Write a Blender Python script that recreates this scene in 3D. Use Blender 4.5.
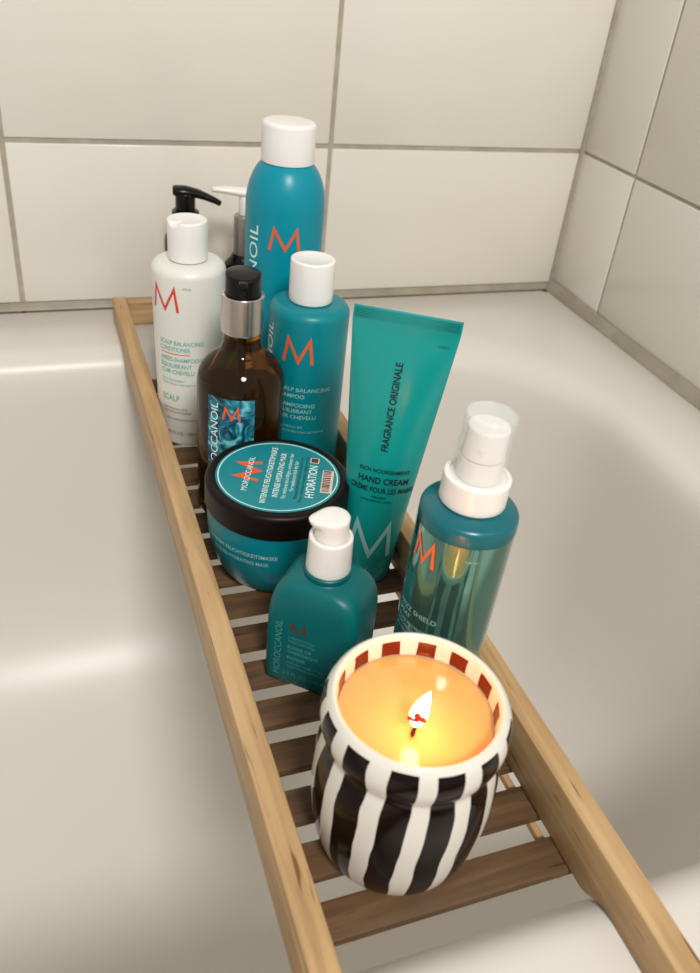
import bpy, bmesh, math, random
from math import sin, cos, pi, sqrt, radians, atan2
from mathutils import Vector, Matrix, noise as mnoise

for o in list(bpy.data.objects):
    bpy.data.objects.remove(o)
SC = bpy.context.scene
COL = SC.collection
random.seed(4)

# ------------------------------------------------------------------ camera
YAW, PITCH, ROLL = -0.40422, -0.600600, 0.117075
CAM = Vector((-0.582827, -0.822760, 0.349659))
Fv = Vector((-sin(YAW) * cos(PITCH), cos(YAW) * cos(PITCH), sin(PITCH)))
Rv = Vector((cos(YAW), sin(YAW), 0))
Uv = Rv.cross(Fv)
R2 = cos(ROLL) * Rv + sin(ROLL) * Uv
U2 = -sin(ROLL) * Rv + cos(ROLL) * Uv
cd = bpy.data.cameras.new('camera')
cam = bpy.data.objects.new('camera', cd)
COL.objects.link(cam)
m = Matrix((R2, U2, -Fv)).transposed().to_4x4()
m.translation = CAM
cam.matrix_world = m
cd.sensor_fit = 'VERTICAL'
cd.sensor_height = 36.0
cd.lens = 832.67 / 973 * 36
cd.clip_start = 0.01
cd.dof.use_dof = True
cd.dof.focus_distance = 0.50
cd.dof.aperture_fstop = 11
SC.camera = cam

# ------------------------------------------------------------------ world, lamps, exposure
def lin(h, g=1.0):
    h = h.lstrip('#')
    c = [int(h[i:i + 2], 16) / 255 for i in (0, 2, 4)]
    return tuple(((x / 12.92) if x <= .04045 else ((x + .055) / 1.055) ** 2.4) * g for x in c) + (1,)

W = bpy.data.worlds.new('room_light')
SC.world = W
W.use_nodes = True
bg = W.node_tree.nodes['Background']
bg.inputs[0].default_value = lin('#f3f0ec')
bg.inputs[1].default_value = 0.52

def area(name, loc, target, size, power, color, shape='DISK'):
    ld = bpy.data.lights.new(name, 'AREA')
    ld.shape = shape
    ld.size = size
    ld.energy = power
    ld.color = color
    o = bpy.data.objects.new(name, ld)
    COL.objects.link(o)
    o.location = loc
    o.rotation_euler = (Vector(target) - Vector(loc)).to_track_quat('-Z', 'Y').to_euler()
    return o

area('ceiling_lamp', (-0.58, -1.75, 1.53), (-0.45, -0.1, 0), 0.40, 29.0, (1.0, 0.975, 0.94))

vs = SC.view_settings
vs.view_transform = 'Standard'
vs.look = 'None'
vs.gamma = 1
vs.use_curve_mapping = False
vs.exposure = 0.15

# ------------------------------------------------------------------ materials
def mat(name, color, rough=.4, **kw):
    M = bpy.data.materials.new(name)
    M.use_nodes = True
    b = M.node_tree.nodes['Principled BSDF']
    b.inputs['Base Color'].default_value = lin(color) if isinstance(color, str) else color
    b.inputs['Roughness'].default_value = rough
    for k, v in kw.items():
        k = {'metal': 'Metallic', 'spec': 'Specular IOR Level', 'trans': 'Transmission Weight', 'ior': 'IOR',
             'coat': 'Coat Weight', 'coatr': 'Coat Roughness', 'sss': 'Subsurface Weight', 'sssc': 'Subsurface Scale',
             'sssr': 'Subsurface Radius', 'em': 'Emission Color', 'ems': 'Emission Strength', 'alpha': 'Alpha',
             'aniso': 'Anisotropic'}[k]
        if isinstance(v, str):
            v = lin(v)
        b.inputs[k].default_value = v
    return M

def N(M, t, **kw):
    n = M.node_tree.nodes.new(t)
    for k, v in kw.items():
        setattr(n, k, v)
    return n

def Lk(M, a, b):
    M.node_tree.links.new(a, b)

def bump(M, scale=200, strength=.05, dist=.001, detail=3, stretch=None):
    tc = N(M, 'ShaderNodeTexCoord')
    mp = N(M, 'ShaderNodeMapping')
    if stretch:
        mp.inputs['Scale'].default_value = stretch
    nz = N(M, 'ShaderNodeTexNoise')
    nz.inputs['Scale'].default_value = scale
    nz.inputs['Detail'].default_value = detail
    bp = N(M, 'ShaderNodeBump')
    bp.inputs['Strength'].default_value = strength
    bp.inputs['Distance'].default_value = dist
    Lk(M, tc.outputs['Object'], mp.inputs[0]); Lk(M, mp.outputs[0], nz.inputs['Vector'])
    Lk(M, nz.outputs[0], bp.inputs['Height'])
    Lk(M, bp.outputs[0], M.node_tree.nodes['Principled BSDF'].inputs['Normal'])
    return M

def mottle(M, c1, c2, scale=5, stretch=(1, 1, 1), lo=.35, hi=.65, detail=4):
    """two-tone noise colour"""
    tc = N(M, 'ShaderNodeTexCoord')
    mp = N(M, 'ShaderNodeMapping')
    mp.inputs['Scale'].default_value = stretch
    nz = N(M, 'ShaderNodeTexNoise')
    nz.inputs['Scale'].default_value = scale
    nz.inputs['Detail'].default_value = detail
    cr = N(M, 'ShaderNodeValToRGB')
    cr.color_ramp.elements[0].position = lo
    cr.color_ramp.elements[0].color = lin(c1)
    cr.color_ramp.elements[1].position = hi
    cr.color_ramp.elements[1].color = lin(c2)
    Lk(M, tc.outputs['Object'], mp.inputs[0]); Lk(M, mp.outputs[0], nz.inputs['Vector'])
    Lk(M, nz.outputs[0], cr.inputs[0])
    Lk(M, cr.outputs[0], M.node_tree.nodes['Principled BSDF'].inputs['Base Color'])
    return cr

def wood(name, c_dark, c_mid, c_light, axis='y', rough=.5):
    M = mat(name, c_mid, rough, spec=.35)
    tc = N(M, 'ShaderNodeTexCoord')
    mp = N(M, 'ShaderNodeMapping')
    s = [38, 38, 38]
    s['xyz'.index(axis)] = 2.2
    mp.inputs['Scale'].default_value = s
    nz = N(M, 'ShaderNodeTexNoise')
    nz.inputs['Scale'].default_value = 3.2
    nz.inputs['Detail'].default_value = 6
    nz.inputs['Roughness'].default_value = .62
    nz.inputs['Distortion'].default_value = .6
    cr = N(M, 'ShaderNodeValToRGB')
    e = cr.color_ramp.elements
    e[0].position = .28; e[0].color = lin(c_dark)
    e[1].position = .74; e[1].color = lin(c_light)
    k = e.new(.5); k.color = lin(c_mid)
    # slow warm variation along the board
    mp2 = N(M, 'ShaderNodeMapping')
    s2 = [14, 14, 14]
    s2['xyz'.index(axis)] = 5
    mp2.inputs['Scale'].default_value = s2
    n2 = N(M, 'ShaderNodeTexNoise')
    n2.inputs['Scale'].default_value = 2
    mx = N(M, 'ShaderNodeMixRGB', blend_type='MULTIPLY')
    r2 = N(M, 'ShaderNodeValToRGB')
    r2.color_ramp.elements[0].position = .35; r2.color_ramp.elements[0].color = (.86, .82, .77, 1)
    r2.color_ramp.elements[1].position = .65; r2.color_ramp.elements[1].color = (1, 1, 1, 1)
    mx.inputs[0].default_value = 1
    # dark short flecks
    mp3 = N(M, 'ShaderNodeMapping')
    s3 = [260, 260, 260]
    s3['xyz'.index(axis)] = 22
    mp3.inputs['Scale'].default_value = s3
    n3 = N(M, 'ShaderNodeTexNoise')
    n3.inputs['Scale'].default_value = 1.3
    n3.inputs['Detail'].default_value = 1
    r3 = N(M, 'ShaderNodeValToRGB')
    r3.color_ramp.elements[0].position = .24; r3.color_ramp.elements[0].color = (.42, .32, .24, 1)
    r3.color_ramp.elements[1].position = .31; r3.color_ramp.elements[1].color = (1, 1, 1, 1)
    mx2 = N(M, 'ShaderNodeMixRGB', blend_type='MULTIPLY')
    mx2.inputs[0].default_value = 1
    for a in (mp, mp2, mp3):
        Lk(M, tc.outputs['Object'], a.inputs[0])
    Lk(M, mp.outputs[0], nz.inputs['Vector']); Lk(M, mp2.outputs[0], n2.inputs['Vector']); Lk(M, mp3.outputs[0], n3.inputs['Vector'])
    Lk(M, nz.outputs[0], cr.inputs[0]); Lk(M, n2.outputs[0], r2.inputs[0]); Lk(M, n3.outputs[0], r3.inputs[0])
    Lk(M, cr.outputs[0], mx.inputs[1]); Lk(M, r2.outputs[0], mx.inputs[2])
    Lk(M, mx.outputs[0], mx2.inputs[1]); Lk(M, r3.outputs[0], mx2.inputs[2])
    b = M.node_tree.nodes['Principled BSDF']
    Lk(M, mx2.outputs[0], b.inputs['Base Color'])
    bp = N(M, 'ShaderNodeBump')
    bp.inputs['Strength'].default_value = .25
    bp.inputs['Distance'].default_value = .0006
    Lk(M, nz.outputs[0], bp.inputs['Height']); Lk(M, bp.outputs[0], b.inputs['Normal'])
    return M

m_tile = mat('glazed_tile', '#dfd8cc', .16, spec=.5)
mottle(m_tile, '#dbd5c9', '#e2ddd3', 2.2)
bump(m_tile, 9, .05, .001, 2)
m_grout = mat('grout', '#a79e8e', .8); mottle(m_grout, '#9d9484', '#aea596', 60)
m_seal = mat('silicone_sealant', '#938a78', .5); mottle(m_seal, '#8b8270', '#9b9381', 25)
m_enamel = mat('bath_enamel', '#d6d1c8', .33, spec=.35)
m_floor = mat('floor_stone', '#8d8578', .5); mottle(m_floor, '#857d70', '#978f82', 9)
m_wood = wood('pale_wood', '#a08058', '#bd9b6f', '#cfb085', 'y')
m_wood_x = wood('pale_wood_cross', '#a08058', '#bd9b6f', '#cfb085', 'x')
m_slat = wood('worn_slat_wood', '#48372a', '#664c34', '#7e6144', 'x', .55)

m_canteal = mat('can_teal', '#00879a', .32, spec=.3)
m_teal = mat('shampoo_teal', '#007c86', .35, spec=.3)
m_jar = mat('jar_teal', '#007682', .3, spec=.3)
m_tube = mat('tube_teal', '#0c908b', .24, spec=.5)
m_elx = mat('pump_bottle_teal', '#006163', .38, spec=.3)
m_shoulder = mat('spray_shoulder_teal', '#005f68', .28)
m_spraybody = mat('spray_metallic_teal', '#5d9488', .08, metal=.8, coat=1.0, coatr=.02)
m_white = mat('white_plastic', '#e8e5df', .28, sss=.25, sssc=.004, sssr=(1, .7, .5))
m_whitebody = mat('white_bottle', '#dddcd3', .33)
m_capwhite = mat('white_cap', '#e9e6e3', .22)
m_black = mat('black_plastic', '#080808', .25, spec=.3)
m_silver = mat('brushed_aluminium', '#c9c2bd', .26, metal=1.0)
m_grey = mat('grey_pump_sleeve', '#a39c94', .35, metal=.5)
m_lid = mat('dark_brown_lid', '#0f0605', .42, spec=.2)
m_label = mat('lid_label_teal', '#067f88', .4)
m_ring = mat('lid_label_ring', '#bfe6e2', .5)
m_amber = mat('amber_glass', '#cf8524', .06, trans=.98, ior=1.33)
m_oil = mat('amber_oil', '#060301', .6, spec=.1)
m_clear = mat('clear_plastic', '#eef3f1', .06, alpha=.16, spec=.8)
m_inkw = mat('white_ink', '#d6ece8', .5)
m_inkpale = mat('shaded_pale_ink', '#4f9490', .5)  # pale print, darkened in colour for shade on the pump bottle's front face
m_inkwhite2 = mat('grey_white_ink', '#93c0bd', .5)
m_orange = mat('orange_ink', '#e0592c', .45)
m_orange_b = mat('bright_orange_ink', '#f0682a', .4)
m_red = mat('red_ink', '#d8432c', .45)
m_dimred = mat('dull_red_ink', '#5c3434', .5)
m_tealink = mat('teal_ink', '#4fae9f', .5)
m_brownink = mat('brown_ink', '#7d5450', .5)
m_darkink = mat('dark_ink', '#0c4743', .5)
m_darktext = mat('black_ink', '#06201f', .5)
m_paper = mat('sticker_paper', '#d9c3b4', .6)
m_barink = mat('barcode_ink', '#5a2f26', .6)
m_wax = mat('candle_wax', '#efa860', .14, sss=.7, sssc=.02, sssr=(1, .5, .2), coat=.5, coatr=.03)
m_wick = mat('burnt_wick', '#2a120c', .8)
m_ember = mat('glowing_ember', '#7a0c0c', .6, em='#c02018', ems=.8)
m_flame = mat('flame', '#000000', 1, em=(1.0, .42, .13, 1), ems=52)

# marbled oil label
m_marble = mat('marbled_label', '#0f5f78', .4)
tc = N(m_marble, 'ShaderNodeTexCoord'); nz = N(m_marble, 'ShaderNodeTexNoise')
nz.inputs['Scale'].default_value = 62; nz.inputs['Detail'].default_value = 2.5; nz.inputs['Distortion'].default_value = 3.0
cr = N(m_marble, 'ShaderNodeValToRGB')
e = cr.color_ramp.elements
e[0].position = .40; e[0].color = lin('#07334c')
e[1].position = .66; e[1].color = lin('#74b9c4')
k = e.new(.5); k.color = lin('#0d6a80')
k = e.new(.56); k.color = lin('#2a8c98')
Lk(m_marble, tc.outputs['Object'], nz.inputs['Vector']); Lk(m_marble, nz.outputs[0], cr.inputs[0])
Lk(m_marble, cr.outputs[0], m_marble.node_tree.nodes['Principled BSDF'].inputs['Base Color'])

# striped glazed ceramic
def stripe_mat(name, inner):
    M = mat(name, '#ddd8ce', .13, spec=.2)
    tc = N(M, 'ShaderNodeTexCoord')
    nz = N(M, 'ShaderNodeTexNoise'); nz.inputs['Scale'].default_value = 42; nz.inputs['Detail'].default_value = 1
    Lk(M, tc.outputs['Object'], nz.inputs['Vector'])
    sp = N(M, 'ShaderNodeSeparateXYZ'); Lk(M, tc.outputs['Object'], sp.inputs[0])
    def mth(op, a, b=None, c=None):
        n = N(M, 'ShaderNodeMath', operation=op)
        for i, v in enumerate((a, b, c)):
            if v is None: continue
            if isinstance(v, (int, float)): n.inputs[i].default_value = v
            else: Lk(M, v, n.inputs[i])
        return n.outputs[0]
    th = mth('ARCTAN2', sp.outputs['Y'], sp.outputs['X'])
    wob = mth('MULTIPLY', mth('SUBTRACT', nz.outputs[0], .5), .12)
    th = mth('ADD', th, wob)
    n = 13
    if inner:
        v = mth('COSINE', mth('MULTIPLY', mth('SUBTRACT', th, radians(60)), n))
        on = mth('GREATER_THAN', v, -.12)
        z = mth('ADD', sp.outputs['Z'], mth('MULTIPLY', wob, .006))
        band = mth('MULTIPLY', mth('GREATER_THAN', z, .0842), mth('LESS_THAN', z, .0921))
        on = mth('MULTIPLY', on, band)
    else:
        # stripes lean a little on the belly below the collar groove
        below = mth('LESS_THAN', sp.outputs['Z'], .0735)
        tw = mth('MULTIPLY', mth('MULTIPLY', mth('SUBTRACT', .080, sp.outputs['Z']), .7), below)
        th2 = mth('ADD', th, tw)
        v = mth('COSINE', mth('MULTIPLY', mth('SUBTRACT', th2, radians(-94)), n))
        on = mth('GREATER_THAN', v, -.28)
        z = mth('ADD', sp.outputs['Z'], mth('MULTIPLY', wob, .010))
        on = mth('MULTIPLY', on, mth('LESS_THAN', z, .0928))
    mx = N(M, 'ShaderNodeMixRGB')
    mx.inputs[1].default_value = lin('#d9d3c8')
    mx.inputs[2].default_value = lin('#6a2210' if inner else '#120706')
    Lk(M, on, mx.inputs[0])
    Lk(M, mx.outputs[0], M.node_tree.nodes['Principled BSDF'].inputs['Base Color'])
    return M
m_stripe = stripe_mat('striped_glaze', False)
m_stripe_in = stripe_mat('inner_lip_glaze', True)

# ------------------------------------------------------------------ helpers
def link(name, bm, material, parent=None, smooth=True, angle=35, loc=None):
    me = bpy.data.meshes.new(name)
    bmesh.ops.recalc_face_normals(bm, faces=bm.faces[:])
    bm.to_mesh(me)
    bm.free()
    mats = material if isinstance(material, (list, tuple)) else [material]
    for mm in mats:
        me.materials.append(mm)
    if smooth:
        me.shade_smooth()
        me.set_sharp_from_angle(angle=radians(angle))
    o = bpy.data.objects.new(name, me)
    COL.objects.link(o)
    if parent: o.parent = parent
    if loc: o.location = loc
    return o

def box(bm, x0, x1, y0, y1, z0, z1, bev=0.0, seg=2, mi=0):
    vs_ = [bm.verts.new((x, y, z)) for x in (x0, x1) for y in (y0, y1) for z in (z0, z1)]
    idx = [(0, 1, 3, 2), (4, 6, 7, 5), (0, 4, 5, 1), (2, 3, 7, 6), (0, 2, 6, 4), (1, 5, 7, 3)]
    fs = [bm.faces.new([vs_[i] for i in f]) for f in idx]
    for f in fs: f.material_index = mi
    if bev:
        ed = list({e for f in fs for e in f.edges})
        r = bmesh.ops.bevel(bm, geom=ed, offset=bev, segments=seg, profile=.5, affect='EDGES')
        for f in r['faces']: f.material_index = mi
    return vs_

def lathe(bm, prof, seg=96, cx=0, cy=0, mis=None, z0=0):
    """prof: list of (r,z); closed at axis when r==0"""
    rings = []
    for r, z in prof:
        if r < 1e-7:
            rings.append([bm.verts.new((cx, cy, z + z0))])
        else:
            rings.append([bm.verts.new((cx + r * cos(2 * pi * i / seg), cy + r * sin(2 * pi * i / seg), z + z0)) for i in range(seg)])
    for k in range(len(rings) - 1):
        a, b = rings[k], rings[k + 1]
        mi = mis[k] if mis else 0
        for i in range(seg):
            j = (i + 1) % seg
            if len(a) == 1 and len(b) == 1: continue
            if len(a) == 1: f = bm.faces.new((a[0], b[i], b[j]))
            elif len(b) == 1: f = bm.faces.new((a[i], a[j], b[0]))
            else: f = bm.faces.new((a[i], a[j], b[j], b[i]))
            f.material_index = mi
    return rings

def smoothprof(pts, n=5):
    """catmull-rom through the profile points"""
    out = []
    P = [pts[0]] + list(pts) + [pts[-1]]
    for i in range(1, len(P) - 2):
        for k in range(n):
            t = k / n
            q = []
            for c in (0, 1):
                a, b, d, e_ = P[i - 1][c], P[i][c], P[i + 1][c], P[i + 2][c]
                q.append(.5 * (2 * b + (-a + d) * t + (2 * a - 5 * b + 4 * d - e_) * t * t + (-a + 3 * b - 3 * d + e_) * t ** 3))
            out.append((max(q[0], 0), q[1]))
    out.append(pts[-1])
    return out

def arc(cr_, cz, r, a0, a1, n=6):
    return [(cr_ + r * cos(radians(a0 + (a1 - a0) * i / n)), cz + r * sin(radians(a0 + (a1 - a0) * i / n))) for i in range(n + 1)]

def cylprof(r, z0, z1, b0=.001, b1=.001, n=4):
    return [(0, z0)] + arc(r - b0, z0 + b0, b0, -90, 0, n) + arc(r - b1, z1 - b1, b1, 0, 90, n) + [(0, z1)]

def loft(bm, rings, cap0=True, cap1=True):
    """rings: lists of points (same count)"""
    vr = [[bm.verts.new(p) for p in r] for r in rings]
    n = len(vr[0])
    for a, b in zip(vr, vr[1:]):
        for i in range(n):
            j = (i + 1) % n
            bm.faces.new((a[i], a[j], b[j], b[i]))
    if cap0: bm.faces.new(vr[0][::-1])
    if cap1: bm.faces.new(vr[-1])
    return vr

def thing(name, label, cat, loc, rz=0):
    o = bpy.data.objects.new(name, None)
    o.empty_display_size = .02
    COL.objects.link(o)
    o.location = loc
    o.rotation_euler = (0, 0, rz)
    o['label'] = label
    o['category'] = cat
    return o

def struct(o):
    o['kind'] = 'structure'
    return o

# ---- lettering: 2-D shapes mapped on to a surface by fn(s, t)
def txt_bm(body, w=None, h=None, align='C', bold=0.0):
    cu = bpy.data.curves.new('t', 'FONT')
    cu.body = body
    cu.size = 1
    cu.offset = bold
    cu.resolution_u = 3
    o = bpy.data.objects.new('t', cu)
    COL.objects.link(o)
    dg = bpy.context.evaluated_depsgraph_get()
    me = bpy.data.meshes.new_from_object(o.evaluated_get(dg))
    bm = bmesh.new()
    bm.from_mesh(me)
    bpy.data.objects.remove(o)
    bpy.data.curves.remove(cu)
    bpy.data.meshes.remove(me)
    xs = [v.co.x for v in bm.verts]; ys = [v.co.y for v in bm.verts]
    x0, x1 = min(xs), max(xs)
    base = 0.0; top = 0.73 if body.upper() == body else max(ys)
    sy = h / (top - base)
    sx = (w / (x1 - x0)) if w else sy
    for v in bm.verts:
        v.co.x = (v.co.x - (x0 if align == 'L' else (x0 + x1) / 2)) * sx
        v.co.y = v.co.y * sy
        v.co.z = 0
    return bm

def m_bm(w, h, st):
    """the splayed capital M as one mitred stroke"""
    pts = [Vector((x * w, y * h)) for x, y in [(-.5, 0), (-.36, 1), (.03, .06), (.40, 1), (.5, 0)]]
    nr = []
    for p, q in zip(pts, pts[1:]):
        d = (q - p).normalized(); nr.append(Vector((-d.y, d.x)))
    sides = []
    for i, p in enumerate(pts):
        if i == 0: sides.append((p - nr[0] * st / 2, p + nr[0] * st / 2)); continue
        if i == 4: sides.append((p - nr[3] * st / 2, p + nr[3] * st / 2)); continue
        mdir = (nr[i - 1] + nr[i]).normalized()
        ml = st / 2 / max(.2, mdir.dot(nr[i]))
        turn = nr[i - 1].x * nr[i].y - nr[i - 1].y * nr[i].x
        lo_, hi_ = (ml, min(ml, st * .9)) if turn < 0 else (min(ml, st * .9), ml)
        sides.append((p - mdir * lo_, p + mdir * hi_))
    bm = bmesh.new()
    K = 8
    row = []
    for i in range(4):
        for k in range(K + (i == 3)):
            row.append((bm.verts.new((*sides[i][0].lerp(sides[i + 1][0], k / K), 0)), bm.verts.new((*sides[i][1].lerp(sides[i + 1][1], k / K), 0))))
    for q, r in zip(row, row[1:]):
        bm.faces.new((q[0], r[0], r[1], q[1]))
    return bm

def rect_bm(w, h, k=12):
    bm = bmesh.new()
    g = [[bm.verts.new((-w / 2 + w * i / k, -h / 2 + h * j / 2, 0)) for i in range(k + 1)] for j in range(3)]
    for j in range(2):
        for i in range(k):
            bm.faces.new((g[j][i], g[j][i + 1], g[j + 1][i + 1], g[j + 1][i]))
    return bm

def put(bm, fn, dst, s0=0, t0=0, up=False):
    """map bm's flat shape through fn and add to dst; up=True: text reads upwards"""
    for _ in range(3):      # short edges so that the ink follows curved walls
        bmesh.ops.triangulate(bm, faces=bm.faces[:])
        ed = [e for e in bm.edges if e.calc_length() > .0022]
        if not ed: break
        bmesh.ops.subdivide_edges(bm, edges=ed, cuts=1)
    bmesh.ops.triangulate(bm, faces=bm.faces[:])
    vm = {}
    for v in bm.verts:
        x, y = v.co.x, v.co.y
        if up: x, y = -y, x
        vm[v] = dst.verts.new(fn(x + s0, y + t0))
    for f in bm.faces:
        try: dst.faces.new([vm[v] for v in f.verts])
        except ValueError: pass
    bm.free()

def cylmap(r, deg, off=.00025):
    a0 = radians(deg)
    return lambda s, t: ((r + off) * cos(a0 + s / r), (r + off) * sin(a0 + s / r), t)

def lettering(name, items, fn, material, parent):
    """items: (bm, s, t, up)"""
    d = bmesh.new()
    for it in items:
        put(it[0], fn, d, it[1], it[2], it[3] if len(it) > 3 else False)
    me = bpy.data.meshes.new(name)
    d.to_mesh(me); d.free()
    me.materials.append(material)
    o = bpy.data.objects.new(name, me)
    COL.objects.link(o); o.parent = parent
    return o

# ------------------------------------------------------------------ room shell
# grout joints and tiles
def wall_of_tiles(name, cuts_u, cuts_z, g, frame, length, zlo, zhi, thick=.007):
    """u runs along the wall; frame(u, d, z) -> point, d = distance out of the wall"""
    bm = bmesh.new()
    def bx(u0, u1, d0, d1, z0, z1, bev, mi):
        b2 = bmesh.new(); box(b2, u0, u1, d0, d1, z0, z1, bev, 2, mi)
        vm = {v: bm.verts.new(frame(*v.co)) for v in b2.verts}
        for f in b2.faces:
            nf = bm.faces.new([vm[v] for v in f.verts]); nf.material_index = f.material_index
        b2.free()
    bx(0, length, -.10, -.0012, zlo, zhi, 0, 1)
    cu = [0] + cuts_u + [length]
    cz = [zlo] + cuts_z + [zhi]
    for a, b in zip(cu, cu[1:]):
        for c, d in zip(cz, cz[1:]):
            bx(a + g / 2, b - g / 2, -thick, 0, c + g / 2, d - g / 2, .0009, 0)
    return struct(link(name, bm, [m_tile, m_grout], smooth=True, angle=50))

WA = -0.0217
h1 = .1572
zrows = [.0045, h1, h1 + .203, h1 + .406, h1 + .609]
wall_of_tiles('wall_back', [.2944, .2944 + .304, .2944 + .608, .2944 + .912, .2944 + 1.216], zrows[0:], .0045,
              lambda u, d, z: (-u, -d, z), 1.85, -.10, 1.0)
wall_of_tiles('wall_right', [.1014, .1014 + .304, .1014 + .608], zrows, .0035,
              lambda u, d, z: (u * sin(WA) - d, -u, z), 1.15, -.10, 1.0)

def strip(name, pts, r, flat=1.0):
    """sealant bead: quarter section swept along a straight line; pts = (start, end, outdir)"""
    a, b, o = map(Vector, pts)
    bm = bmesh.new()
    up = Vector((0, 0, 1))
    rings = []
    for t in [i / 24 for i in range(25)]:
        c = a.lerp(b, t)
        w = r * (1 + .06 * sin(t * 31))
        sec = [c - o * .002 - up * .002]
        for k in range(7):
            an = radians(90 * k / 6)
            rr = 1 - .22 * sin(2 * an)
            sec.append(c + o * w * flat * cos(an) * rr + up * w * sin(an) * rr)
        rings.append(sec)
    loft(bm, rings)
    return struct(link(name, bm, m_seal, angle=60))
strip('trim_1', ((-1.8, 0, .0004), (-.002, 0, .0004), (0, -1, 0)), .0058)
strip('trim_2', ((-.0008, 0, .0004), (sin(WA) * 1.1, -1.1, .0004), (-1, 0, 0)), .0105, .85)
# joint of the corner itself
bm = bmesh.new()
box(bm, -.0035, .004, -.0035, .004, .006, 1.0, .0012)
struct(link('trim_3', bm, m_grout))

bm = bmesh.new()
box(bm, -2.4, .4, -2.0, .3, -.60, -.56)
struct(link('floor', bm, m_floor, smooth=False))

# ------------------------------------------------------------------ bathtub
def rrect(x0, x1, y0, y1, r, z, n=20, m_=14):
    pts = []
    cs = [(x1 - r, y1 - r, 0), (x0 + r, y1 - r, 90), (x0 + r, y0 + r, 180), (x1 - r, y0 + r, 270)]
    for ci, (cx, cy, a0) in enumerate(cs):
        for i in range(n + 1):
            a = radians(a0 + 90 * i / n)
            pts.append(Vector((cx + r * cos(a), cy + r * sin(a), z)))
        nx = cs[(ci + 1) % 4]
        a = radians(nx[2])
        q = Vector((nx[0] + r * cos(a), nx[1] + r * sin(a), z))
        p = pts[-1]
        for i in range(1, m_):
            pts.append(p.lerp(q, i / m_))
    return pts
bm = bmesh.new()
X0, X1, Y0, Y1 = -1.62, -.088, -.690, -.0935
rings = []
for d, z in [(0, -.50), (0, -.012), (.002, -.004), (.007, 0)]:
    rings.append(rrect(-1.78 + d, -.003 - d, -.815 + d, -.003 - d, .012, z))
base = [(-.006, 0), (-.002, -.0003), (.003, -.0016), (.008, -.0045), (.013, -.009), (.017, -.0155), (.020, -.025), (.0225, -.045), (.028, -.09), (.036, -.15), (.045, -.20),
        (.056, -.235), (.070, -.265), (.090, -.292), (.117, -.315), (.148, -.332), (.185, -.345), (.22, -.352), (.25, -.356), (.275, -.357)]
for d, z in base:
    k = 1 + .35 * max(0, min(1, (-z - .02) / .25))      # head end slopes further
    rings.append(rrect(X0 + d * 1.2, X1 - d * k, Y0 + d, Y1 - d, min(.17 + min(d, .03) - max(0, d - .1) * .45, (Y1 - Y0) / 2 - d - .004), z))
loft(bm, rings, cap0=False, cap1=True)
tub = thing('bathtub', 'large cream white enamel bathtub under the wooden caddy, against the tiled walls', 'bathtub', (0, 0, 0))
link('basin', bm, m_enamel, tub, angle=60)
bm = bmesh.new()
box(bm, -1.79, -.0, -.80, -.79, -.56, -.02, .002)
link('front_panel', bm, m_enamel, tub)

# ------------------------------------------------------------------ wooden bath caddy
KX, KY, KW, RW = -.51718, -.03719, .150, .0126
ZT, ZS = .024, -.00937
LEN = .735
cad = thing('bath_caddy', 'pale wooden bath caddy with dark slats lying across the bathtub', 'bath caddy', (KX, KY, 0))
def rail(x0):
    # side outline (y = -v, z), thin at both ends where it sits on the tub rim
    top = ZT
    low = [(0, .0004)]
    def ramp(v0, v1, z0, z1, n=10):
        return [(v0 + (v1 - v0) * i / n, z0 + (z1 - z0) * (3 * (i / n) ** 2 - 2 * (i / n) ** 3)) for i in range(n + 1)]
    low += ramp(.072, .098, .0004, ZS + .0002) + ramp(.632, .650, ZS + .0002, .0004) + [(LEN, .0004)]
    bm = bmesh.new()
    b = .0012
    rings = []
    xs = [(0, b), (b * .3, b * .3), (b, 0), (RW - b, 0), (RW - b * .3, b * .3), (RW, b)]
    for v, z in [(lo[0], lo[1]) for lo in low]:
        ring = []
        vv = min(max(v, .0), LEN)
        for dx, dz in xs: ring.append((x0 + dx, -vv, top - dz))
        for dx, dz in xs[::-1]: ring.append((x0 + dx, -vv, z + dz))
        rings.append(ring)
    # subdivide long spans for even shading
    loft(bm, rings)
    return link('side_rail', bm, m_wood, cad, angle=30)
rail(0); rail(KW - RW)
for v0 in (0.0004, LEN - .0134):
    bm = bmesh.new()
    box(bm, RW + .0002, KW - RW - .0002, -v0 - .013, -v0, .0006, ZT - .0012, .001)
    link('end_rail', bm, m_wood_x, cad)
for k in range(18):
    near = .6238 - .02926 * k
    bm = bmesh.new()
    box(bm, .0025, KW - .0025, -near, -near + .0182, ZS - .0052, ZS, .0007)
    link('slat', bm, m_slat, cad, loc=None)
for x0 in (RW - .0008, KW - RW - .0027):
    bm = bmesh.new()
    box(bm, x0, x0 + .0035, -.622, -.107, ZS - .0100, ZS - .0054, .0005)
    link('batten', bm, m_wood, cad)

def at(u, v, z=ZS + .0002):
    return (KX + u, KY - v, z)

# ------------------------------------------------------------------ helpers for bottles
def lathe_obj(name, prof, material, parent, seg=96, angle=35, mis=None, cx=0, cy=0):
    bm = bmesh.new()
    lathe(bm, prof, seg, cx, cy, mis)
    return link(name, bm, material, parent, angle=angle)

def L(body, h, w=None, align='C', bold=0.0):
    return txt_bm(body, w, h, align, bold)

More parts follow.
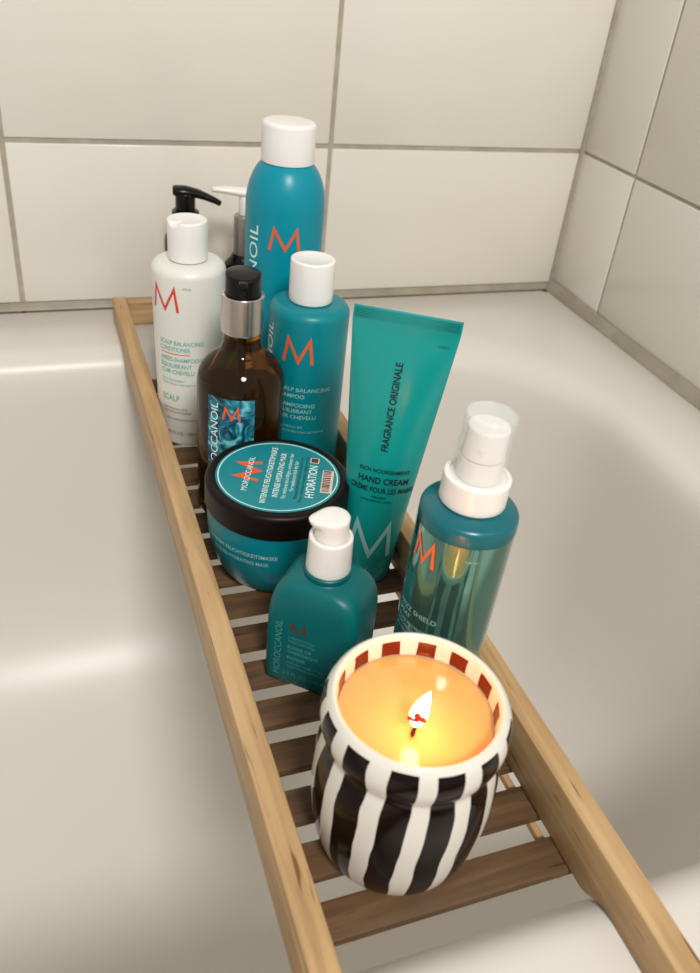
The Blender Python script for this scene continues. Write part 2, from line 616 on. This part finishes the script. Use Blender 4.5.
# ------------------------------------------------------------------ tall teal spray can
t = thing('hairspray_can', 'tall teal aerosol can with rounded shoulder and white cap, the tallest container', 'spray can', at(.1083, .201))
R = .0285
lathe_obj('can_body', [(0, .0015), (R - .004, .0015)] + arc(R - .0015, .0015, .0015, -90, 0) +
          [(R, .05), (R, .1), (R, .15)] + smoothprof([(R, .180), (.0283, .187), (.0268, .1955), (.0243, .2025), (.0212, .208), (.0178, .2118)]) + [(0, .2118)], m_canteal, t, angle=40)
lathe_obj('cap', [(0, .2119), (.0174, .2119)] + arc(.0181, .2127, .0008, -90, 0, 3) + [(.0187, .2255)] + arc(.0157, .2355, .0031, 0, 78, 6) + [(.0149, .2384), (.012, .2387), (.0, .2387)], m_capwhite, t)
lettering('logo', [(m_bm(.0215, .0158, .0021), 0, .157)], cylmap(R, -105), m_orange, t)
lettering('lettering', [(L('MOROCCANOIL', .0090, .120), 0, .1120, True),
                        (L('DRY TEXTURE', .0030, .030), .030, .140)][:1], cylmap(R, -146), m_inkw, t)

# ------------------------------------------------------------------ teal shampoo bottle
t = thing('shampoo_bottle', 'teal shampoo bottle with white flip cap, behind the round jar with brown lid', 'shampoo bottle', at(.1048, .283))
R = .0272
lathe_obj('bottle_body', [(0, .0015), (R - .004, .0)] + arc(R - .003, .003, .003, -90, 0) + [(R, .04), (R, .08), (R, .12)] +
          arc(R - .0070, .1362, .0070, 0, 80, 8) + [(.014, .1434), (0, .1436)], m_teal, t, angle=40)
lathe_obj('cap', [(0, .1438), (.0140, .1438)] + arc(.0137, .1448, .0009, -90, 0, 3) + [(.0148, .1485), (.0148, .160)] + arc(.0135, .1708, .0013, 0, 90, 4) + [(.0115, .1719), (.0090, .1713), (0, .1712)], m_capwhite, t)
lettering('logo', [(m_bm(.0200, .0180, .0022), 0, .1085)], cylmap(R, -121), m_orange, t)
lettering('lettering', [(L('SCALP BALANCING', .0030, .0385, 'L', .006), -.0130, .0875), (L('SHAMPOO', .0030, .0200, 'L', .006), -.0130, .0825),
    (L('SHAMPOOING', .0030, .0275, 'L', .006), -.0130, .0755), (L('ÉQUILIBRANT', .0030, .026, 'L', .006), -.0130, .0710), (L('CUIR CHEVELU', .0030, .029, 'L', .006), -.0130, .0662),
    (L('CUIR CHEVELU SEC', .0016, .020, 'L'), -.0130, .059), (L('FOR OILY OR DRY SCALP, GENTLE CARE', .0016, .036, 'L'), -.0130, .0552)],
    cylmap(R, -122), m_inkwhite2, t)

lettering('brand_lettering', [(L('MOROCCANOIL', .0080, .094), -.0212, .0840, True)], cylmap(R, -122), m_inkw, t)

# ------------------------------------------------------------------ white conditioner bottle
t = thing('conditioner_bottle', 'white conditioner bottle with white flip cap and a red capital letter, against the left rail', 'conditioner bottle', at(.0400, .202, ZS + .0008))
t.rotation_euler = (0, radians(-.9), 0)
R = .0268
lathe_obj('bottle_body', [(0, .0015), (R - .005, .0)] + arc(R - .0035, .003, .003, -90, 0) + [(R - .0003, .04), (R, .08), (R, .12)] +
          arc(R - .007, .1362, .007, 0, 78, 8) + [(.014, .1436), (0, .1438)], m_whitebody, t, angle=40)
bm = bmesh.new()
lathe(bm, [(0, .1440), (.0138, .1440)] + arc(.0132, .1449, .0009, -90, 0, 3) + [(.0142, .149), (.0142, .160)] + arc(.0129, .1708, .0013, 0, 90, 4) + [(.0110, .1719), (.0085, .1714), (0, .1713)])
for v in bm.verts:      # thumb notch pressed into the front of the cap
    dx, dy = v.co.x + .012, v.co.y + .009
    d = sqrt(dx * dx + dy * dy)
    if v.co.z > .1680 and d < .0055: v.co.z -= .0030 * (1 - d / .0055) ** .5
link('cap', bm, m_capwhite, t)
lettering('logo', [(m_bm(.0215, .0180, .0021), 0, .1125)], cylmap(R, -141), m_red, t)
lettering('lettering', [(L('SCALP BALANCING', .0036, .0345, 'L', .006), 0, .0868), (L('CONDITIONER', .0036, .0245, 'L', .006), 0, .0818),
    (L('APRÈS-SHAMPOOING', .0036, .0375, 'L', .006), 0, .0735), (L('ÉQUILIBRANT', .0036, .0255, 'L', .006), 0, .0683), (L('CUIR CHEVELU', .0036, .0270, 'L', .006), 0, .0632),
    (L('SOFT & LIGHTWEIGHT', .0017, .020, 'L'), 0, .0570), (L('HYDRATES ALL HAIR AND THE SCALP', .0017, .036, 'L'), 0, .0540),
    (L('SCALP', .0052, .0150, 'L', .0), 0, .0400)], cylmap(R, -153), m_tealink, t)
lettering('divider_line', [(rect_bm(.024, .0006), .012, .0797)], cylmap(R, -153), m_red, t)
lettering('small_print', [(L('DERMATOLOGICALLY TESTED', .0017, .021, 'L'), 0, .0325), (L('TESTÉ SOUS CONTRÔLE', .0017, .0235, 'L'), 0, .0295),
    (L('GENTLE FORMULA FOR THE SCALP AND HAIR', .0015, .033, 'L'), .003, .0235), (L('8.5 FL.OZ. / 250 ML', .0028, .026, 'L'), .004, .0105),
    ], cylmap(R, -153), m_brownink, t)
lettering('side_note', [(L('FOR ALL', .0016, .006, 'L'), .0205, .1300)], cylmap(R, -153), m_brownink, t)

# ------------------------------------------------------------------ amber oil bottle
t = thing('hair_oil_bottle', 'brown amber glass oil bottle with silver collar and black pump, marbled blue label', 'oil bottle', at(.0534, .304))
R = .0290
sh = smoothprof([(R, .094), (.0288, .100), (.0272, .1065), (.0235, .1125), (.0185, .1170), (.0145, .1205), (.0124, .1255), (.0120, .1330)])
lathe_obj('glass_body', [(0, .003), (R - .009, .0015), (R - .004, .0)] + arc(R - .003, .003, .003, -90, 0) + [(R, .03), (R, .06)] + sh + [(0, .1335)], m_amber, t, angle=50)
k = [(max(r - .0008, 0), min(z, .085)) for r, z in [(0, .006), (R - .006, .006), (R - .001, .0095), (R, .03), (R, .060), (R, .0850)]]
lathe_obj('oil_filling', k + [(0, .0850)], m_oil, t, angle=50)
lathe_obj('dip_tube', [(0, .087), (.0022, .087), (.0022, .1325), (0, .1325)], m_oil, t, 16)
lathe_obj('pump_collar', [(0, .1340), (.0128, .1340)] + arc(.0129, .1345, .0005, -90, 0, 2) + [(.0134, .136), (.0134, .1575)] + arc(.0128, .1580, .0006, 0, 90, 3) + [(.0116, .1586), (.0114, .1578), (0, .1578)], m_silver, t)
bm = bmesh.new()
lathe(bm, [(0, .158), (.0112, .158), (.0112, .1705)] + arc(.0096, .1712, .0016, 0, 90, 4) + [(0, .1731)], 64)
for v in bm.verts:      # dished top
    if v.co.z > .169:
        q = v.co.x * cos(radians(-100)) + v.co.y * sin(radians(-100))
        v.co.z -= max(0, q) * .22
link('pump_head', bm, m_black, t)
bm = bmesh.new()        # spout towards the front
for a in (0,):
    box(bm, -.0030, .0030, -.0150, -.006, .1650, .1702, .0012)
bmesh.ops.rotate(bm, verts=bm.verts, cent=(0, 0, 0), matrix=Matrix.Rotation(radians(-14), 3, 'Z'))
link('spout', bm, m_black, t)
lettering('label_panel', [(rect_bm(.0320, .068, 24), 0, .0645)], cylmap(R, -117, .0002), m_marble, t)
lettering('logo', [(m_bm(.0108, .0095, .0015), -.0010, .0835)], cylmap(R, -113, .0004), m_orange, t)
lettering('lettering', [(L('MOROCCANOIL', .0056, .064), -.0080, .0625, True)], cylmap(R, -117, .0004), m_inkw, t)

# ------------------------------------------------------------------ hair mask jar
t = thing('hair_mask_jar', 'round teal hair mask jar with wide dark brown screw lid, label on top', 'jar', at(.0598, .3785))
lathe_obj('jar_body', [(0, .001), (.024, .0)] + smoothprof([(.0265, .0), (.0305, .002), (.0345, .0075), (.0385, .0165), (.0415, .0275), (.0430, .039), (.0434, .0500)]) + [(.0434, .0535), (0, .0535)], m_jar, t, angle=50)
RL = .0446
lathe_obj('lid', [(0, .0540), (RL - .0012, .0540)] + arc(RL - .0008, .0546, .0008, -90, 0, 3) + [(RL, .062)] + arc(RL - .0030, .0677, .0030, 0, 90, 6) + [(.0395, .0707), (.0392, .0704), (0, .0704)], m_lid, t)
lathe_obj('label_disc', [(0, .07045), (.0382, .07045), (.0382, .07070), (0, .0707)], m_label, t)
bm = bmesh.new()
n = 96
r1 = [[bm.verts.new((r * cos(2 * pi * i / n), r * sin(2 * pi * i / n), .07085)) for i in range(n)] for r in (.0362, .0370)]
for i in range(n):
    bm.faces.new((r1[0][i], r1[0][(i + 1) % n], r1[1][(i + 1) % n], r1[1][i]))
link('label_ring', bm, m_ring, t)
th = radians(67.4)
def lidmap(z):
    return lambda s, q: (s * cos(th) - q * sin(th), s * sin(th) + q * cos(th), z)
lettering('logo', [(m_bm(.0195, .0145, .0030), 1.5e-3, .0112)], lidmap(.07090), m_orange, t)
lettering('lid_lettering', [(L('MOROCCANOIL', .0038, .037), -.0015, .0165), (L('INTENSIVE FEUCHTIGKEITSMASKE', .0036, .0615, 'C', .01), 0, .0040), (L('INTENSE HYDRATING MASK', .0036, .0490, 'C', .01), .001, -.0025),
    (L('Für mittleres bis kräftiges, trockenes Haar', .0024, .0500), .001, -.0070), (L('For medium to thick dry hair', .0024, .0330), .001, -.0110),
    (L('HYDRATION', .0054, .0350, 'C', .012), -.003, -.0235)], lidmap(.07100), m_inkw, t)
lettering('lid_small_print', [(L('Masque hydratant intense, cheveux secs', .0022, .0460), 0, -.0138), (L('Pour cheveux moyens à épais et secs', .0022, .0500), -.001, -.0170)], lidmap(.07090), m_darkink, t)
lettering('barcode_sticker', [(rect_bm(.0245, .0070, 3), -.0015, -.0305), (rect_bm(.0060, .0056, 3), .0205, -.0210)], lidmap(.07092), m_paper, t)
random.seed(2)
bars = []
x = -.0120
while x < .0095:
    w_ = random.choice([.0005, .0008, .0012])
    bars.append((rect_bm(w_, .0048, 1), x + w_ / 2 - .0005, -.0300)); x += w_ + random.choice([.0005, .0008])
bars.append((rect_bm(.0046, .0042, 1), .0205, -.0210))
lettering('barcode_bars', bars, lidmap(.07102), m_barink, t)
def jarside(s, z):
    # radius of the jar wall at height z
    tb = [(.0, .0265), (.002, .0305), (.0075, .0345), (.0165, .0385), (.0275, .0415), (.039, .0430), (.05, .0434), (.06, .0434)]
    for (z0, r0), (z1, r1_) in zip(tb, tb[1:]):
        if z0 <= z <= z1:
            r = r0 + (r1_ - r0) * (z - z0) / (z1 - z0); break
    a = radians(-137) + s / .043
    return ((r + .0005) * cos(a), (r + .0005) * sin(a), z)
lettering('side_lettering', [(L('INTENSIVE FEUCHTIGKEITSMASKE', .0030, .0500, 'C', .01), 0, .0385), (L('INTENSE HYDRATING MASK', .0030, .0400, 'C', .01), 0, .0325)], jarside, m_inkwhite2, t)

# ------------------------------------------------------------------ hand cream tube
AL = -.480
t = thing('hand_cream_tube', 'tall teal hand cream tube standing on its cap, flat crimped end up', 'cream tube', at(.1176, .3975, ZS + .0002 + .0005), AL)
t.rotation_euler = (0, radians(1.6), AL)
TH, TW, TR = .183, .0303, .0168
def tsec(z):
    k = max(0, min(1, (z - .0138) / (.1745 - .0138)))
    a = TR + (TW - TR) * k ** 1.05
    b = TR * (1 - k ** 1.6) ** .85 if k < 1 else 0
    b = max(b, .0011)
    return a, b
rings = []
zz = [.0144, .016] + [.016 + (.1745 - .016) * i / 40 for i in range(1, 41)] + [.1750, .1762, TH - .0006, TH]
for z in zz:
    a, b = tsec(z)
    if z > .1755: b = .0009
    if z >= TH: b = .0005
    q = 2.0
    rings.append([(a * cos(p), b * sin(p), z) for p in [2 * pi * i / 96 for i in range(96)]])
bm = bmesh.new(); loft(bm, rings)
link('tube_body', bm, m_tube, t, angle=50)
lathe_obj('tube_cap', [(0, .0), (TR - .0025, .0)] + arc(TR - .0020, .0012, .0012, -90, 0, 3) + [(TR - .0004, .005), (TR - .0002, .0125)] + arc(TR - .001, .0131, .0007, 0, 90, 3) + [(0, .0138)], m_tube, t)
lathe_obj('cap_seam', [(0, .0139), (TR - .001, .0139), (TR - .001, .0145), (0, .0145)], m_darkink, t)
bm = bmesh.new()
for k in range(7):
    z = .1765 + k * .0009
    box(bm, -TW + .001, TW - .001, -.00112, -.0008, z, z + .0004)
link('crimp_ribs', bm, m_tube, t)
def tubemap(off=.0003):
    def f(s, z):
        a, b = tsec(z)
        s2 = max(-a * .98, min(a * .98, s))
        y = -b * sqrt(1 - (s2 / a) ** 2)
        # outward normal in the plane
        n = Vector((s2 / a ** 2, y / b ** 2)).normalized()
        return (s2 + n.x * off, y + n.y * off, z)
    return f
def tubewrap(off=.0003):
    # arc-length wrap, for wide lines low on the tube
    def f(s, z):
        a, b = tsec(z)
        th_, acc, st = -pi / 2, 0.0, (1 if s > 0 else -1)
        d = .02
        while acc < abs(s) and abs(th_ + pi / 2) < 1.5:
            acc += d * sqrt((a * sin(th_)) ** 2 + (b * cos(th_)) ** 2); th_ += st * d
        th_ -= st * (acc - abs(s)) / max(1e-6, sqrt((a * sin(th_)) ** 2 + (b * cos(th_)) ** 2)) if acc > abs(s) else 0
        p = Vector((a * cos(th_), b * sin(th_))); n = Vector((cos(th_) / a, sin(th_) / b)).normalized()
        return (p.x + n.x * off, p.y + n.y * off, z)
    return f
lettering('lettering', [(L('FRAGRANCE ORIGINALE', .0043, .0545, 'C', .02), .0018, .1275, True),
    (L('RICH NOURISHMENT', .0028, .0310, 'C', .012), .0025, .0855), (L('HAND CREAM', .0042, .0310, 'C', .022), .0025, .0783),
    (L('CRÈME POUR LES MAINS', .0037, .0410, 'C', .018), .003, .0720), (L('ARGAN', .0018, .0085, 'C', .01), .001, .0680), (L('HYALURONIC ACID', .0017, .0190, 'C', .006), 0, .0652)], tubewrap(), m_darktext, t)
lettering('small_mark', [(L('FOR ALL', .0014, .0055), .0225, .1665)], tubewrap(), m_darktext, t)
lettering('logo', [(m_bm(.0275, .0262, .0031), .0005, .0235)], tubewrap(), m_inkwhite2, t)

# ------------------------------------------------------------------ spray bottle with clear overcap
t = thing('spray_bottle', 'metallic teal spray bottle with white pump under a clear cap, behind the candle', 'spray bottle', at(.1086, .515, ZS + .0008))
t.rotation_euler = (0, radians(1.3), 0)
R = .0234
lathe_obj('bottle_body', [(0, .001), (R - .004, .0)] + arc(R - .002, .002, .002, -90, 0) + [(R, .04), (R, .08), (R, .1295), (0, .1295)], m_spraybody, t)
lathe_obj('shoulder', [(0, .1297), (R, .1297), (R + .0001, .1300), (R, .1350)] + arc(R - .0034, .1352, .0034, 0, 72, 7) + [(.0170, .1399), (.0145, .1408), (0, .1410)], m_shoulder, t, angle=40)
lathe_obj('pump_collar', [(0, .1412), (.0146, .1412)] + arc(.0149, .1420, .0008, -90, 0, 3) + [(.0157, .145), (.0157, .1535)] + arc(.0150, .1548, .0007, 0, 90, 3) + [(.0134, .1555), (.0132, .1548), (0, .1548)], m_white, t)
lathe_obj('nozzle_base', [(0, .1550), (.0104, .1550), (.0103, .1655), (0, .1655)], m_white, t)
bm = bmesh.new()
lathe(bm, [(0, .1662), (.0100, .1662), (.0100, .1665), (.0096, .1790)] + arc(.0086, .1800, .0010, 0, 90, 4) + [(0, .1808)], 64)
link('nozzle', bm, m_white, t)
bm = bmesh.new()
lathe(bm, [(0, 0), (.0011, 0), (.0011, .0012), (0, .0012)], 16)
bmesh.ops.rotate(bm, verts=bm.verts, cent=(0, 0, 0), matrix=Matrix.Rotation(radians(90), 3, 'Y'))
bmesh.ops.translate(bm, verts=bm.verts, vec=(.0096, 0, .173))
bmesh.ops.rotate(bm, verts=bm.verts, cent=(0, 0, 0), matrix=Matrix.Rotation(radians(-128), 3, 'Z'))
link('nozzle_orifice', bm, m_white, t)
oc = [(.0124, .1557), (.0123, .160), (.0119, .1800)] + arc(.0104, .1857, .0015, 0, 90, 5) + [(0, .1873)]
ic = [(max(r - .0007, 0), z - (.0007 if r < .0118 else 0)) for r, z in oc][::-1]
lathe_obj('clear_cap', oc + ic + [oc[0]], m_clear, t, angle=50)
lettering('logo', [(m_bm(.0135, .0138, .0018), 0, .1115)], cylmap(R, -166), m_orange_b, t)
lettering('lettering', [(L('FRIZZ SHIELD', .0030, .0250, 'L', .008), 0, .0800), (L('SPRAY', .0030, .0105, 'L', .008), 0, .0755),
    (L('BRUME PROTECTRICE', .0020, .026, 'L'), 0, .0715), (L('ANTI-FRISOTTIS', .0020, .020, 'L'), 0, .0685), (L('ALL HAIR TYPES', .0016, .018, 'L'), 0, .0655)],
    cylmap(R, -191), m_inkwhite2, t)
lettering('side_note', [(L('FOR ALL', .0015, .0060, 'L'), .0285, .1215)], cylmap(R, -184), m_inkwhite2, t)

# ------------------------------------------------------------------ teal pump bottle with flat faces
AE = -.714
t = thing('serum_pump_bottle', 'squat teal bottle with flat faces and white pump, between the round jar and the candle', 'pump bottle', at(.0608, .4735), AE)
BW, BD = .0515, .0386
def rr(w, d, r, z, n=10):
    r = min(r, w / 2 - 1e-5, d / 2 - 1e-5)
    p = []
    for cx, cy, a0 in ((w / 2 - r, d / 2 - r, 0), (-w / 2 + r, d / 2 - r, 90), (-w / 2 + r, -d / 2 + r, 180), (w / 2 - r, -d / 2 + r, 270)):
        for i in range(n + 1):
            a = radians(a0 + 90 * i / n)
            p.append((cx + r * cos(a), cy + r * sin(a), z))
    return p
rings = [rr(BW - .004, BD - .004, .004, 0), rr(BW - .0012, BD - .0012, .004, .0006), rr(BW, BD, .0045, .002)]
for z in (.010, .020, .030): rings.append(rr(BW, BD, .0045, z))
NR = .0128
for i in range(1, 17):
    k = i / 16
    z = .036 + (.0716 - .036) * sin(k * pi / 2) ** .95
    f = (1 - cos(k * pi / 2)) ** 1.55
    w = BW + (2 * NR - BW) * f
    d = BD + (2 * NR - BD) * f ** 1.15
    rings.append(rr(w, d, .0045 + (NR - .0045) * f ** .75, z))
rings += [rr(2 * NR - .001, 2 * NR - .001, NR, .0722)]
bm = bmesh.new(); loft(bm, rings)
link('bottle_body', bm, m_elx, t, angle=50)
lathe_obj('neck_ring', [(0, .0722), (.0122, .0722), (.0124, .0728), (.0124, .0752), (.0118, .0758), (0, .0758)], m_elx, t)
lathe_obj('pump_collar', [(0, .0760), (.0112, .0760)] + arc(.0111, .0769, .0009, -90, 0, 3) + [(.0119, .080), (.0115, .0950)] + arc(.0103, .0963, .0012, 0, 90, 4) + [(.0097, .0973), (.0093, .0960), (0, .0960)], m_white, t)
# pump head with a beak
bm = bmesh.new()
AN = radians(172) - AE          # nozzle direction, in local axes
def headsec(z, beak, r=.0087):
    pts = []
    z -= .0008
    for i in range(64):
        p = 2 * pi * i / 64
        q = (p + pi) % (2 * pi) - pi
        e_ = beak * max(0, cos(q)) ** 7
        rr_ = r + e_
        pts.append((rr_ * cos(p + AN), rr_ * sin(p + AN), z))
    return pts
hr = [headsec(.0962, 0), headsec(.1010, .0), headsec(.1035, .0005), headsec(.1055, .0012), headsec(.1072, .0026), headsec(.1090, .0036), headsec(.1102, .0037), headsec(.1108, .0030, .0083), headsec(.1112, .0016, .0072), headsec(.1114, .0008, .005)]
vr = loft(bm, hr)
for v in bm.verts:
    if v.co.z > .106:
        q = v.co.x * cos(AN) + v.co.y * sin(AN)
        v.co.z += (-.0010 + q * -.05)
link('pump_head', bm, m_white, t, angle=50)
emap = lambda s, z: (s, -BD / 2 - .00025, z)
lettering('lettering', [(L('MOROCCANOIL', .0042, .0400), -.0155, .0265, True),
    (L('HYDRATATION', .0018, .015, 'L'), -.0115, .0358), (L('MOISTURE LOCK', .0018, .016, 'L'), -.0115, .0330),
    (L('ELIXIR OF', .0024, .0140, 'L', .01), -.0115, .0285), (L('OVERNIGHT', .0024, .0185, 'L', .01), -.0115, .0250), (L('REPAIR', .0024, .0110, 'L', .01), -.0115, .0205),
    (L('FOR ALL HAIR TYPES', .0017, .022, 'L'), -.0115, .0170), (L('POUR TOUS CHEVEUX', .0017, .022, 'L'), -.0115, .0142),
    (L('2.5 FL.OZ. / 75 ML', .0026, .0270, 'L'), -.0135, .0080)], emap, m_inkpale, t)
lettering('logo', [(m_bm(.0090, .0070, .0013), -.0065, .0405)], emap, m_dimred, t)

# ------------------------------------------------------------------ black pump bottle at the back
t = thing('soap_pump_bottle', 'bottle with a black pump dispenser, hidden behind the white conditioner', 'pump bottle', at(.0655, .0350, .0003))
lathe_obj('bottle_body', [(0, 0), (.017, 0)] + arc(.0172, .002, .002, -90, 0, 4) + [(.0192, .085)] + smoothprof([(.0192, .088), (.0180, .095), (.0125, .1005), (.0095, .1035)]) + [(0, .1035)], m_black, t, angle=50)
lathe_obj('pump_collar', cylprof(.0120, .1037, .1175, .0008, .0012), m_black, t)
lathe_obj('pump_stem', cylprof(.0088, .1176, .1330, .0005, .001), m_black, t)
def tubepath(name, pts, rads, material, parent, n=20, flat=.62):
    bm = bmesh.new()
    rings = []
    for i, p in enumerate(pts):
        p = Vector(p)
        a = Vector(pts[max(i - 1, 0)]); b = Vector(pts[min(i + 1, len(pts) - 1)])
        d = (b - a).normalized()
        s_ = d.cross(Vector((0, 0, 1))).normalized(); u_ = s_.cross(d)
        rings.append([p + s_ * rads[i] * cos(2 * pi * k / n) + u_ * rads[i] * flat * sin(2 * pi * k / n) for k in range(n)])
    loft(bm, rings)
    return link(name, bm, material, parent, angle=60)
d = Vector((cos(radians(-8)), sin(radians(-8)), 0))
pts = [d * -.0110 + Vector((0, 0, .1340)), d * -.0105 + Vector((0, 0, .1340)), d * -.008 + Vector((0, 0, .1342)), Vector((0, 0, .1340)), d * .010 + Vector((0, 0, .1325)), d * .018 + Vector((0, 0, .1300)), d * .026 + Vector((0, 0, .1268)), d * .0305 + Vector((0, 0, .1245)), d * .0310 + Vector((0, 0, .1242))]
tubepath('spout', pts, [.004, .0062, .0074, .0076, .0064, .0052, .0044, .0040, .0030], m_black, t)

# ------------------------------------------------------------------ second pump bottle, white pump
t = thing('lotion_pump_bottle', 'dark bottle with grey neck and white pump spout, mostly hidden behind the tall teal can', 'pump bottle', at(.1190, .0350, .0003))
lathe_obj('bottle_body', [(0, 0), (.016, 0)] + arc(.0158, .002, .002, -90, 0, 4) + [(.0178, .055)] + smoothprof([(.0178, .060), (.0170, .067), (.0125, .072), (.0100, .0765)]) + [(0, .0765)], m_black, t, angle=50)
lathe_obj('neck_sleeve', cylprof(.0092, .0767, .1130, .0005, .0015), m_grey, t)
lathe_obj('pump_stem', cylprof(.0050, .1132, .1300, .0004, .001), m_white, t)
d = Vector((cos(radians(176)), sin(radians(176)), 0))
pts = [d * -.010 + Vector((0, 0, .1330)), d * -.0095 + Vector((0, 0, .1330)), Vector((0, 0, .1330)), d * .012 + Vector((0, 0, .1345)), d * .022 + Vector((0, 0, .1352)), d * .0290 + Vector((0, 0, .1352)), d * .0295 + Vector((0, 0, .1352))]
tubepath('spout', pts, [.004, .0060, .0066, .0058, .0045, .0036, .0030], m_white, t)

# ------------------------------------------------------------------ candle
t = thing('striped_candle', 'lit candle in a dark brown and white striped ceramic jar', 'candle', at(.0639, .5814))
outer = smoothprof([(.0300, 0), (.0330, .0014), (.0362, .0065), (.0388, .0160), (.0405, .0290), (.0412, .0430), (.0408, .0560), (.0396, .0660), (.0384, .0715)], 5)
col_ = smoothprof([(.0380, .0735), (.0388, .0755), (.0400, .0790), (.0406, .0835), (.0402, .0880), (.0390, .0920), (.0372, .0945)], 4)
lip = smoothprof([(.0372, .0945), (.0360, .0952), (.0349, .0947), (.0342, .0930)], 4)[1:]
inn = [(.0339, .0915), (.0336, .0890), (.0335, .0860), (.0334, .0800), (.0330, .020), (.0, .018)]
prof = [(0, .001), (.022, .001), (.0250, 0)] + outer + col_ + lip + inn
mis = [0] * (2 + len(outer) + len(col_) + len(lip)) + [1] * (len(inn))
mis = mis[:len(prof) - 1]
lathe_obj('ceramic_jar', prof, [m_stripe, m_stripe_in], t, 144, angle=60, mis=mis)
lathe_obj('wax', [(0, .019), (.0328, .021), (.0332, .0825), (.0333, .0842), (.0326, .0838), (.030, .0837), (.012, .0837), (.004, .0836), (0, .0836)], m_wax, t, 96, angle=60)
WX, WY = -.0062, -.0108
pts = [(WX, WY, .0825), (WX, WY, .0855), (WX + .0001, WY, .0875), (WX + .0004, WY, .0895), (WX + .0007, WY, .0915)]
tubepath('wick', pts, [.0012, .0011, .0010, .0010, .0009], m_wick, t, 10, 1)
bm = bmesh.new()
for dx, dy, dz, r in ((0.0002, 0, .0036, .0016), (-.0026, .0008, .0024, .0011), (-.0014, .0002, .0014, .0009), (.0024, -.0008, .0016, .0015), (.0003, 0, .0012, .0012)):
    bmesh.ops.create_icosphere(bm, subdivisions=2, radius=r, matrix=Matrix.Translation((WX - .0020 + dx, WY - .0036 + dy, .0975 + dz)))
link('ember', bm, m_ember, t)
fp = [(.0001, 0), (.0014, .0005), (.0026, .0020), (.0034, .0042), (.0036, .0066), (.0032, .0096), (.0024, .0128), (.0014, .0156), (.0006, .0176), (.0001, .0186)]
bm = bmesh.new()
lathe(bm, smoothprof(fp, 4), 32)
for v in bm.verts:
    k = v.co.z / .0186
    v.co.x += .0035 * k * k
    v.co.x += WX + .0006; v.co.y += WY; v.co.z += .0908
link('flame', bm, m_flame, t, angle=80)
